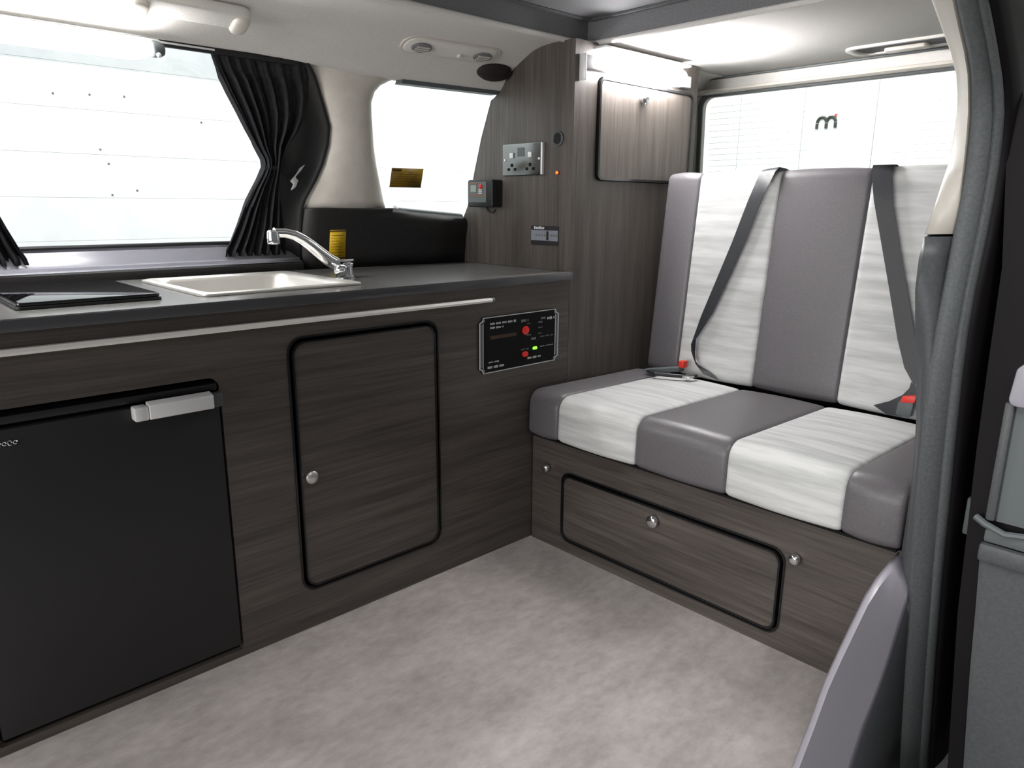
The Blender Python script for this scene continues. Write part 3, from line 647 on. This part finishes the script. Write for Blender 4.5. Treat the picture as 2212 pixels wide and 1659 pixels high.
def belt(name, label, path, wid, tail, tailw, bu, rb):
    t = thing(name, label, 'seat belt', path[-1], 'seat belts on the bench')
    nrm = Vector((-1, 0, .105)).normalized()
    MB().ribbon(path, wid, nrm, .0022).build('webbing', 'webbing', t, ang=60)
    MB().ribbon(tail, tailw, nrm, .0022).build('lap_webbing', 'webbing', t, ang=60)
    return t
pa = [(.640, -.395, 1.090), (.600, -.390, 1.0985), (.574, -.386, 1.0975), (.561, -.382, 1.085), (.553, -.356, 1.012), (.541, -.322, .892), (.529, -.285, .780), (.515, -.246, .663), (.503, -.216, .580)]
wa = [(0, .025, 0), (0, .025, 0), (0, .025, -.003), (0, .025, -.004), (0, .024, -.008), (0, .024, -.008), (0, .023, -.009), (0, .020, -.008), (0, .010, -.012)]
ta = [(.502, -.214, .578), (.500, -.216, .545), (.498, -.226, .515), (.497, -.250, .494), (.499, -.300, .479)]
twa = [(.003, .010, -.010), (.004, .009, 0), (.006, .008, .006), (.004, .012, .012), (.002, .015, .008)]
b1 = belt('seat_belt', 'black seat belt with red buckle near the wardrobe', pa, wa, ta, twa, None, None)
MB().loft([[(.40, -.10, .476), (.40, -.10, .484), (.43, -.10, .484), (.43, -.10, .476)], [(.445, -.17, .478), (.445, -.17, .494), (.478, -.17, .494), (.478, -.17, .478)], [(.462, -.195, .480), (.462, -.195, .496), (.49, -.195, .496), (.49, -.195, .480)]], True, True).build('buckle', 'framegrey', b1, bevel=.003)
MB().box(.464, .490, -.206, -.187, .494, .516).build('release_button', 'redbtn', b1, bevel=.003)
MB().tube([(.40, -.12, .480), (.385, -.16, .481), (.405, -.21, .481), (.43, -.25, .480), (.46, -.26, .480)], .006, 8).build('buckle_strap', 'webbing', b1)
MB().box(.415, .445, -.262, -.232, .4765, .483).build('tongue', 'alu', b1, bevel=.002)
pb = [(.640, -.690, 1.090), (.600, -.692, 1.0985), (.574, -.695, 1.0975), (.560, -.697, 1.079), (.552, -.715, 1.0), (.540, -.752, .885), (.528, -.790, .771), (.516, -.827, .657), (.507, -.854, .585), (.502, -.872, .545)]
wb = [(0, .026, 0), (0, .026, 0), (0, .026, 0), (0, .026, .003), (0, .025, .006), (0, .024, .008), (0, .024, .008), (0, .024, .008), (0, .022, .010), (0, .012, .012)]
tb = [(.500, -.872, .548), (.497, -.868, .530), (.494, -.855, .508), (.494, -.828, .488), (.498, -.790, .477)]
twb = [(.002, .018, .014), (.004, .016, .016), (.006, .016, .018), (.004, .018, .016), (.002, .018, .008)]
b2 = belt('seat_belt', 'black seat belt at the middle and sliding door side', pb, wb, tb, twb, None, None)
MB().plate(FY(.484), round_poly([(-.868, .474), (-.832, .474), (-.836, .512), (-.872, .516)], .006, 3), 0, .018).build('buckle', 'framegrey', b2, bevel=.003)
MB().plate(FY(.482), round_poly([(-.874, .514), (-.840, .510), (-.844, .526), (-.876, .533)], .003, 3), 0, .018).build('release_button', 'redbtn', b2, bevel=.002)
MB().lathe([(.006, 0), (.009, .006), (.006, .018)], (.492, -.875, .552), (0, -.2, 1), 12).build('tongue', 'alu', b2)

# ================================================================ CURTAINS
def curtain(name, label, zs, xl, xr, flip=False, n=7, off=.022):
    rows = []; NU = 90
    for z, a, b in zip(zs, xl, xr):
        wdt = abs(b-a); r = []
        amp = min(.016, .0035+.0016/max(.05, wdt)) if z < 1.30 else .003
        for k in range(NU+1):
            u = k/NU; x = a+(b-a)*u
            ph = 2*math.pi*n*(u**.8)+1.2*math.sin(7*u+3*z)
            o_ = off+amp*math.sin(ph)+amp*.5*math.sin(2.3*ph+1)
            o_ += .02*math.exp(-((z-1.086)/.05)**2)
            r.append(wp(x, z, max(.006, o_)))
        rows.append(r)
    return tag(MB().loft(rows).build(name, 'curtain', ang=80, solid=.0016), label, 'curtain', 'window curtains')
CZ = [.845, .86, .89, .93, .98, 1.03, 1.065, 1.086, 1.105, 1.14, 1.18, 1.22, 1.26, 1.29, 1.31, 1.335, 1.352]
CL = [-.640, -.637, -.622, -.605, -.586, -.564, -.550, -.543, -.546, -.566, -.592, -.620, -.650, -.672, -.686, -.702, -.710]
CR = [-.462, -.462, -.464, -.468, -.474, -.484, -.492, -.496, -.490, -.470, -.440, -.424, -.424, -.432, -.440, -.452, -.462]
curtain('curtain', 'black curtain tied back beside the cream pillar', CZ, CL, CR)
curtain('curtain', 'black curtain gathered at the far end of the hob', CZ, [min(-1.745-x, -1.135) if z > 1.1 else -1.745-x for x, z in zip(CL, CZ)], [-1.745-x for x in CR])
tb_ = MB().tube([wp(-.545, 1.084, .052), wp(-.52, 1.085, .058), wp(-.497, 1.083, .05), wp(-.470, 1.066, .036)], .006, 8)
tb_ = tag(tb_.build('curtain_tieback', 'curtain'), 'thin black tieback holding the curtain to its hook', 'tieback')
hk = MB().loft([[(x+dx, yw(x, z, .034)+dy, z+dz) for dx, dy, dz in ((-.008, 0, -.005), (.008, 0, .004), (.006, -.01, .006), (-.007, -.01, -.003))] for x, z in ((-.452, 1.030), (-.446, 1.048), (-.456, 1.056), (-.440, 1.075), (-.430, 1.092))], True, True)
tag(hk.build('tieback_hook', 'white', bevel=.002), 'small white plastic curtain hook by the cream pillar', 'hook')
cr_ = thing('curtain_rail', 'dark curtain rail under the headliner above the side window', 'rail', (-1.1, .385, 1.33))
MB().box(-1.80, -.48, .383, .395, 1.334, 1.3495).build('track', 'black', cr_, bevel=.002)
MB().box(-.83, -.70, .380, .3825, 1.340, 1.344).build('track_lip', 'alulight', cr_)

# ================================================================ LAMPS
l1 = thing('strip_lamp', 'lit white strip lamp above the side window', 'lamp', (-1.22, .345, 1.33), 'strip lamps')
def lampsec(yc, zc, ry, rz, k=14): return [(yc+ry*math.cos(2*math.pi*i/k), zc+rz*math.sin(2*math.pi*i/k)) for i in range(k)]
def longlamp(xs, sc, yc, zc, ry, rz): return MB().loft([[(x, yc+(y-yc)*s, zc+(z-zc)*s) for y, z in lampsec(yc, zc, ry, rz)] for x, s in zip(xs, sc)], True, True)
longlamp([-1.62, -1.61, -1.58, -.905, -.885, -.868, -.860], [.3, .7, 1, 1, .9, .65, .4], .340, 1.312, .018, .023).build('diffuser', 'diffuser1', l1, ang=70)
MB().box(-1.63, -.835, .342, .366, 1.324, 1.340).build('housing', 'white', l1, bevel=.004)
longlamp([-.858, -.852, -.838, -.830], [.8, 1, .9, .6], .342, 1.318, .016, .018).build('end_cap', 'framegrey', l1, ang=70)
MB().lathe([(.005, 0), (.005, .005), (.003, .007)], (-.846, .330, 1.306), (0, -.7, -.7), 12).build('switch', 'white', l1)
l2 = thing('strip_lamp', 'lit white strip lamp at the top of the wardrobe', 'lamp', (.43, -.02, 1.37), 'strip lamps')
MB().box(.228, .652, -.044, -.0005, 1.419, 1.426).build('added_baffle', 'white', l2, bevel=.002)  # cover added over the diffuser to keep its light off the ceiling
MB().box(.172, .690, -.0215, -.0005, 1.362, 1.398).build('housing', 'white', l2, bevel=.004)
longlamp([.235, .245, .275, .33, .54, .60, .63, .642], [.3, .6, .85, 1, 1, .85, .6, .3], -.034, 1.384, .016, .034).build('diffuser', 'diffuser2', l2, ang=70)
MB().box(.166, .1715, -.024, -.0005, 1.330, 1.400).build('end_cap', 'alulight', l2, bevel=.0015)

# ================================================================ HEADLINER FITTINGS
def FH(x0, y0, z0):
    """local frame lying on the cove: u along x, v up the cove, w out into the room"""
    t = Vector((0, -.90, .436)); n = Vector((0, -.436, -.90))
    return lambda u, v, w: tuple(Vector((x0, y0, z0))+Vector((1, 0, 0))*u+t*v+n*w)
gh = thing('grab_handle', 'beige grab handle on the headliner above the side window', 'handle', (-.79, .33, 1.40))
f_ = FH(-.790, .290, 1.411)
MB().plate(f_, rrect(-.130, .128, -.014, .046, .026, 6), .012, .038).build('grip', 'headliner', gh, bevel=.010, seg=3, ang=60)
for u in (-.108, .105): MB().plate(f_, rrect(u-.020, u+.020, -.022, .034, .018, 5), 0, .046).build('end_mount', 'cream', gh, bevel=.009, seg=3, ang=60)
MB().lathe([(.010, 0), (.010, .004), (.006, .006)], f_(.148, -.028, 0), (0, -.436, -.90), 14).build('cap', 'cream', gh)
oc = thing('overhead_vent', 'long beige overhead vent panel on the headliner above the quarter window', 'vent', (-.08, .25, 1.41))
def FH2(u, v, w):
    x = -.096+u; t = Vector((0, -.90, .436)); n = Vector((0, -.436, -.90))
    p = Vector((x, .318-taper(x), 1.392)); return tuple(p+t*(v+.040)+n*w)
MB().plate(FH2, rrect(-.148, .148, -.030, .030, .028, 6), -.004, .010).build('base', 'headliner', oc, bevel=.004, ang=60)
ring = rrect(-.155, .155, -.036, .036, .033, 6)
MB().plate(FH2, ring, -.004, .007, [rrect(-.141, .141, -.024, .024, .023, 6)]).build('rim', 'cream', oc, ang=60)
for u in (-.098, .100):
    MB().plate(FH2, [(u+.030*math.cos(2*math.pi*k/20), .019*math.sin(2*math.pi*k/20)) for k in range(20)], .009, .016).build('vent_dial', 'recess', oc, bevel=.003)
    for dv in (-.008, 0, .008): MB().plate(FH2, [(u-.02, dv-.0015), (u+.02, dv-.0015), (u+.02, dv+.0015), (u-.02, dv+.0015)], .015, .019).build('vent_slat', 'cream', oc)
MB().plate(FH2, [(.03+.007*math.cos(2*math.pi*k/12), -.010+.007*math.sin(2*math.pi*k/12)) for k in range(12)], .009, .017).build('button', 'cream', oc, bevel=.002)
pd = MB()
def FH3(u, v, w):
    x = .092+u; t = Vector((0, -.80, .60)); n = Vector((0, -.60, -.80)); p = Vector((x, .355-taper(x), 1.368)); return p+t*(v+.022)+n*w
el = [(.060*math.cos(2*math.pi*k/24), .033*math.sin(2*math.pi*k/24)) for k in range(24)]
pd.loft([[tuple(FH3(u*s+.0, v*s, w)) for u, v in el] for s, w in ((1, -.02), (1, .006), (.9, .016), (.6, .022), (.2, .024))], True, True)
tag(pd.build('dark_pod', 'podbrown', ang=60), 'dark brown oval pod on the headliner against the wardrobe panel', 'pod')
rh = thing('rear_grab_recess', 'recessed beige pull handle in the headliner over the tailgate', 'handle', (.88, -.58, 1.43))
MB().plate(FZ(1.4398), rrect(.80, .93, -.78, -.45, .04, 6), 0, .008, [rrect(.815, .915, -.765, -.475, .03, 6)]).build('rim', 'headliner', rh, bevel=.002)
MB().plate(FZ(1.4398), rrect(.815, .915, -.765, -.475, .03, 6), 0, .003).build('recess', 'recess', rh)
MB().plate(FZ(1.437), rrect(.862, .905, -.66, -.545, .01, 4), 0, .012).build('pull_bar', 'cream', rh, bevel=.004)

# ================================================================ LABELS
def sticker(name, label, x0, x1, z0_, z1_, off, m, lines, dark):
    s = thing(name, label, 'label', ((x0+x1)/2, yw((x0+x1)/2, z0_, off), z0_))
    MB().loft([[wp(x, z, off) for x in (x0, (x0+x1)/2, x1)] for z in (z0_, (z0_+z1_)/2, z1_)]).build('sheet', m, s, solid=.0006)
    for z, a, b, h in lines:
        MB().loft([[wp(x, z+d, off+.0006) for x in (a, (a+b)/2, b)] for d in (-h/2, h/2)]).build('print', dark, s, solid=.0004)
    return s
sticker('warning_label', 'amber warning label stuck to the quarter window glass', -.126, -.014, 1.042, 1.100, .004, 'amber',
        [(1.094, -.124, -.092, .008)]+[(1.082-.007*k, -.120, -.022-.012*(k % 2), .0014) for k in range(6)], 'labelink')
sticker('warning_label', 'bright yellow warning label on the dark trim behind the tap', -.340, -.288, .832, .914, .0525, 'yellow',
        [(.911, -.340, -.288, .004)]+[(.898-.0085*k, -.335, -.295-.004*(k % 3), .0012) for k in range(8)], 'labelink')
